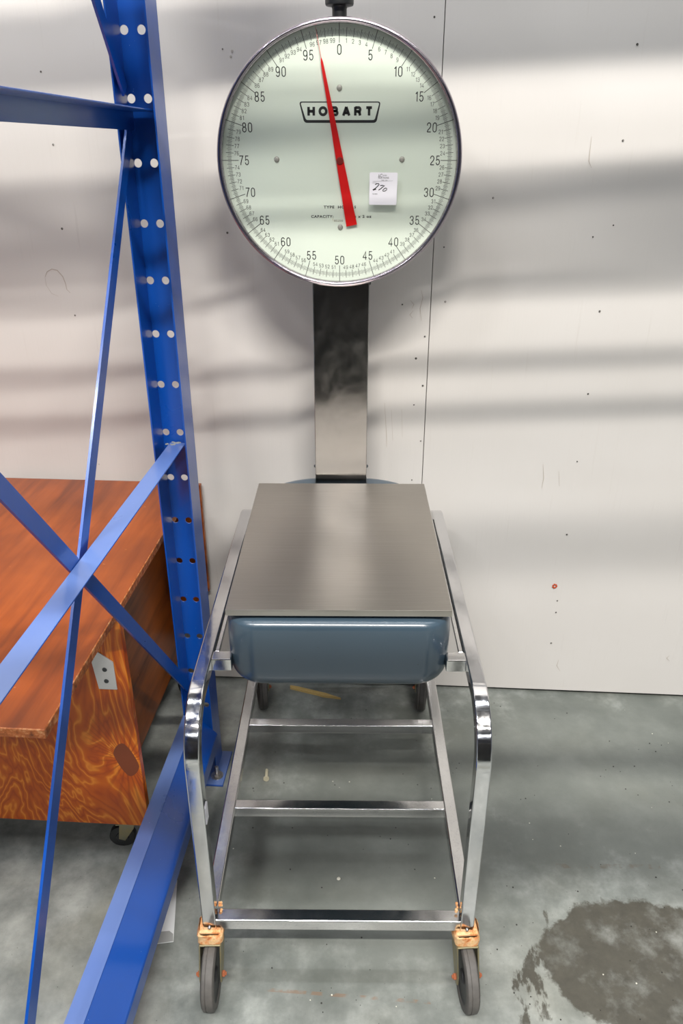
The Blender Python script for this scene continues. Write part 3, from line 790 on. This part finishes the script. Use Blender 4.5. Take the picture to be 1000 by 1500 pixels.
def post(ly, back):
    bm = bmesh.new()
    web_with_holes(bm, -HX1, HX1, 0.006, ZTOP, 0.07, hz, 0.0078)
    bmesh.ops.remove_doubles(bm, verts=bm.verts, dist=1e-5)
    r = bmesh.ops.extrude_face_region(bm, geom=list(bm.faces))
    vs = [e for e in r['geom'] if isinstance(e, bmesh.types.BMVert)]
    bmesh.ops.translate(bm, verts=vs, vec=(0, -0.003, 0))
    bmesh.ops.recalc_face_normals(bm, faces=bm.faces)
    box(bm, -HX1, -HX1+0.003, 0.0, 0.0672, 0.006, ZTOP)
    box(bm, HX1-0.003, HX1, 0.0, 0.0672, 0.006, ZTOP)
    if back: bmesh.ops.rotate(bm, verts=bm.verts, cent=(0,0,0), matrix=Matrix.Rotation(math.pi, 3, 'Z'))
    bmesh.ops.translate(bm, verts=bm.verts, vec=(0, ly, 0))
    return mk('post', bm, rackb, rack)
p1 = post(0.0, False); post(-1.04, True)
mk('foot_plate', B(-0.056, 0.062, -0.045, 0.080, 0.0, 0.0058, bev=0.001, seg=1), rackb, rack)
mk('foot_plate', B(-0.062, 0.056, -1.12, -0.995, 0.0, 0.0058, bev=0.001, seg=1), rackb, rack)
def bolt(parent, x, y, z, axis='Z', r=0.0085, shaft=0.03):
    bm = bmesh.new(); o = (x, y, z)
    lathe(bm, [(0.0, 0.0), (r*1.9, 0.0), (r*1.9, 0.002), (0.0, 0.002)], axis=axis, n=24, origin=o)
    lathe(bm, [(0.0, 0.002), (r*1.15, 0.002), (r*1.15, 0.011), (0.0, 0.011)], axis=axis, n=6, origin=o)
    lathe(bm, [(0.0, 0.011), (r*0.62, 0.011), (r*0.62, shaft), (r*0.5, shaft+0.001), (0.0, shaft+0.001)], axis=axis, n=16, origin=o)
    return mk('anchor_bolt', bm, silver, parent)
bolt(rack, 0.040, -0.012, 0.0058)
def strut(z, w0=-0.016, w1=0.020, y0=-1.04, y1=0.055, drop=0.033):
    bm = bmesh.new()
    box(bm, w0, w1, y0, y1, z-0.0025, z, bev=0.0006, seg=1)
    box(bm, w0, w0+0.0025, y0, y1, z-drop, z-0.0026)
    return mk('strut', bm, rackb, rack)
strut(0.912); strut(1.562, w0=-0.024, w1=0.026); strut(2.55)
bm = bmesh.new()
for k in range(10):
    bmesh.ops.create_icosphere(bm, subdivisions=1, radius=random.uniform(0.003,0.0065), matrix=Matrix.Translation((random.uniform(-0.02,0.012), 0.052+random.uniform(-0.012,0.006), 0.912)) @ Matrix.Scale(0.25, 4, (0,0,1)))
mk('weld_mark', bm, wornblue, rack)
def brace(y0, z0, y1, z1, lx, w=0.029, t=0.0045):
    d = Vector((0, y1-y0, z1-z0)).normalized(); p = Vector((0, -d.z, d.y))*w/2
    a, b = Vector((0, y0, z0)), Vector((0, y1, z1))
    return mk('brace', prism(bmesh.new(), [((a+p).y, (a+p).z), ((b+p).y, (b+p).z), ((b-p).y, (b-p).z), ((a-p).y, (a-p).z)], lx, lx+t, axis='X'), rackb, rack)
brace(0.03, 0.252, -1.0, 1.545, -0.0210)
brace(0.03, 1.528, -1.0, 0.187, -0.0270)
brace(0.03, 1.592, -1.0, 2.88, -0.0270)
# low horizontal guard beam between the feet
bm = bmesh.new()
def zoff(y): return 0.194 + (-y)*0.022
for (y0, y1) in ((-1.037, -0.002),):
    sec_pts = [(-0.0362, 0.0), (-0.0040, 0.0), (-0.0035, -0.0015), (0.0455, -0.052), (0.0475, -0.056), (0.0475, -0.094), (0.0445, -0.094), (0.0445, -0.058), (-0.0060, -0.004), (-0.0332, -0.004), (-0.0332, -0.08), (-0.0362, -0.08)]
    a = [bm.verts.new((x, y0, z+zoff(y0))) for x, z in sec_pts]; b = [bm.verts.new((x, y1, z+zoff(y1))) for x, z in sec_pts]
    n = len(a)
    for i in range(n): bm.faces.new((a[i], a[(i+1)%n], b[(i+1)%n], b[i]))
    bm.faces.new(a[::-1]); bm.faces.new(b); bmesh.ops.recalc_face_normals(bm, faces=bm.faces)
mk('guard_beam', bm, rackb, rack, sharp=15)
bolt(rack, 0.012, 0.0675, 0.16, 'Y', 0.007, 0.02).rotation_euler = (0,0,0)

# ------------------------------------------------------------------ orange plywood dolly box
bx = empty('plywood_box', (-0.437, 1.27, 0), YAW)
tag(bx, 'orange varnished plywood box on small casters behind the blue rack', 'box')
bm = B(-1.15, 0.0, -0.345, 0.633, 0.661, 0.680, bev=0.0015, seg=1)
for f in bm.faces:
    if abs(f.normal.z) < 0.5: f.material_index = 1
bm.normal_update()
for f in bm.faces: f.material_index = 0 if f.normal.z > 0.8 else 1
mk('top_board', bm, plytop, bx, mats=[plytop, plyedge])
bm = B(-1.12, 0.0, 0.0, 0.018, 0.092, 0.6605, bev=0.001, seg=1)
mk('front_board', bm, plyfront, bx)
mk('side_board', B(-0.108, -0.090, 0.0185, 0.611, 0.105, 0.6605, bev=0.001, seg=1), plyside, bx)
mk('back_board', B(-1.12, 0.0, 0.612, 0.632, 0.20, 0.6605, bev=0.001, seg=1), plyside, bx)
mk('lip_board', B(-1.12, 0.0165, 0.6335, 0.648, 0.335, 0.672, bev=0.001, seg=1), plyside, bx)
mk('side_board', B(-1.12, -1.10, 0.0185, 0.611, 0.105, 0.6605, bev=0.001, seg=1), plyside, bx)
bm = bmesh.new()
prism(bm, [(-0.069, 0.590), (-0.035, 0.562), (-0.0245, 0.553), (-0.0245, 0.484), (-0.063, 0.484), (-0.069, 0.548)], -0.0025, -0.0002, axis='Y')
br = mk('corner_bracket', bm, galv, bx); br['label'] = 'pale metal corner bracket'
for z in (0.534, 0.505):
    bm = bmesh.new(); lathe(bm, [(0.0052, -0.0026), (0.0045, -0.0040), (0.0, -0.0044)], origin=(-0.0445, 0, z), n=16)
    lathe(bm, [(0.002, -0.0046), (0.0, -0.0046)], origin=(-0.0445, 0, z), n=8)
    mk('screw', bm, darkgrey, br)
bm = bmesh.new(); lathe(bm, [(0.0, -0.0899), (0.006, -0.0899), (0.005, -0.0865), (0.0, -0.0855)], axis='X', n=16, origin=(0, 0.10, 0.19))
mk('round_screw', bm, silver, bx)
def small_caster(x, y, rz):
    c = empty('caster', (x, y, 0), rz); c.parent = bx
    r = 0.030
    mk('plate', B(-0.028, 0.028, -0.024, 0.024, 0.0885, 0.0915), zinc, c)
    bm = bmesh.new()
    for s in (-1, 1):
        xs = (s*0.012, s*0.0138); prism(bm, [(-0.018, 0.088), (0.018, 0.088), (0.026, r), (0.012, r-0.006), (-0.012, 0.062)], min(xs), max(xs), axis='X')
    box(bm, -0.0138, 0.0138, -0.018, 0.018, 0.0835, 0.0880)
    mk('fork', bm, zinc, c)
    bm = bmesh.new(); lathe(bm, [(0.0, -0.010), (0.014, -0.010), (0.015, -0.008), (0.024, -0.0095), (r, -0.007), (r, 0.007), (0.024, 0.0095), (0.015, 0.008), (0.014, 0.010), (0.0, 0.010)], axis='X', n=32)
    mk('wheel', bm, black, c, loc=(0, 0.019, r))
small_caster(-0.060, 0.030, R(97)); small_caster(-0.048, 0.57, R(60))
small_caster(-1.0, 0.052, R(30)); small_caster(-1.0, 0.57, R(-30))

# ------------------------------------------------------------------ bits on the floor
# paper leaflet half under the blue beam
p0 = on_floor(254, 1380); 
pe = empty('paper_leaflet', (p0.x, p0.y, 0), R(8.5)); tag(pe, 'white leaflet on the floor poking out beside the blue beam', 'paper')
bm = B(-0.13, 0.0, 0.0, 0.15, 0.0004, 0.0012); mk('sheet', bm, paper, pe)
bm = bmesh.new(); prism(bm, [(-0.13, 0.001), (-0.0005, 0.001), (-0.0015, 0.018), (-0.010, 0.026), (-0.13, 0.030)], 0.0013, 0.0016); mk('grey_band', bm, greyp, pe)
# wood splinter
a, b = on_floor(424, 1008), on_floor(499, 1025)
bm = bmesh.new()
d = (b-a); n = Vector((-d.y, d.x, 0)).normalized(); 
pts = [(0.0, 0.006), (0.15, 0.008), (0.45, 0.0065), (0.70, 0.008), (0.82, 0.004), (1.0, 0.0005), (0.80, -0.004), (0.66, -0.008), (0.60, -0.006), (0.30, -0.005), (0.02, -0.004)]
prism(bm, [((a+d*t+n*w).x-a.x, (a+d*t+n*w).y-a.y) for t, w in pts], 0.0, 0.006)
for v in bm.verts: v.co.z += 0.002*random.random() if v.co.z > 0.003 else 0
o = mk('wood_splinter', bm, pine, loc=(a.x, a.y, 0.0)); tag(o, 'long pale wood splinter on the concrete under the scale', 'splinter')
# screw lying on the floor
a = on_floor(390, 1143)
e = empty('loose_screw', (a.x, a.y, 0.0), R(3)); tag(e, 'small silver screw lying on the floor inside the cart frame', 'screw')
bm = bmesh.new(); lathe(bm, [(0.0, -0.004), (0.0078, -0.004), (0.0078, 0.0), (0.0035, 0.003), (0.0, 0.003)], axis='Y', n=16, origin=(0, 0, 0.0079)); mk('head', bm, pscrew, e)
bm = bmesh.new(); lathe(bm, [(0.0035, 0.003)] + [(0.0034 if k % 2 else 0.0042, 0.005+0.0016*k) for k in range(18)] + [(0.0, 0.036)], axis='Y', n=10, origin=(0, 0, 0.0060)); mk('shaft', bm, pscrew, e)
a = on_floor(496, 1288)
bm = bmesh.new(); bmesh.ops.create_icosphere(bm, subdivisions=2, radius=0.0045, matrix=Matrix.Translation((0,0,0.0022)) @ Matrix.Scale(0.5, 4, (0,0,1)))
for v in bm.verts: v.co.x *= random.uniform(0.8, 1.25)
o = mk('pebble', bm, lightfleck, loc=(a.x, a.y, 0)); tag(o, 'tiny pale pebble on the floor between the front bars', 'pebble')
# grit
bm = bmesh.new()
spots = [(x, y) for x, y in ((725,1077),(935,1098),(960,1101),(898,1123),(887,1128),(916,1156),(1000,1180),(780,1230),(738,1358),(751,1300),(742,1298),(728,1391),(843,1305),(846,1306),(955,1075),(610,1085))]
for k in range(120): spots.append((random.uniform(330, 1000), random.uniform(1030, 1495)))
for px, py in spots:
    p = on_floor(px, py); r = random.uniform(0.0008, 0.0021)
    f0 = len(bm.faces)
    bmesh.ops.create_icosphere(bm, subdivisions=1, radius=r, matrix=Matrix.Translation((p.x, p.y, r*0.4)) @ Matrix.Scale(0.5, 4, (0,0,1)))
    bm.faces.ensure_lookup_table(); m = 0 if random.random() < 0.88 else 1
    for f in bm.faces[f0:]: f.material_index = m
o = mk('floor_grit', bm, dirt, mats=[dirt, lightfleck]); tag(o, 'scattered dark and pale grit on the concrete floor', 'grit', kind='stuff')
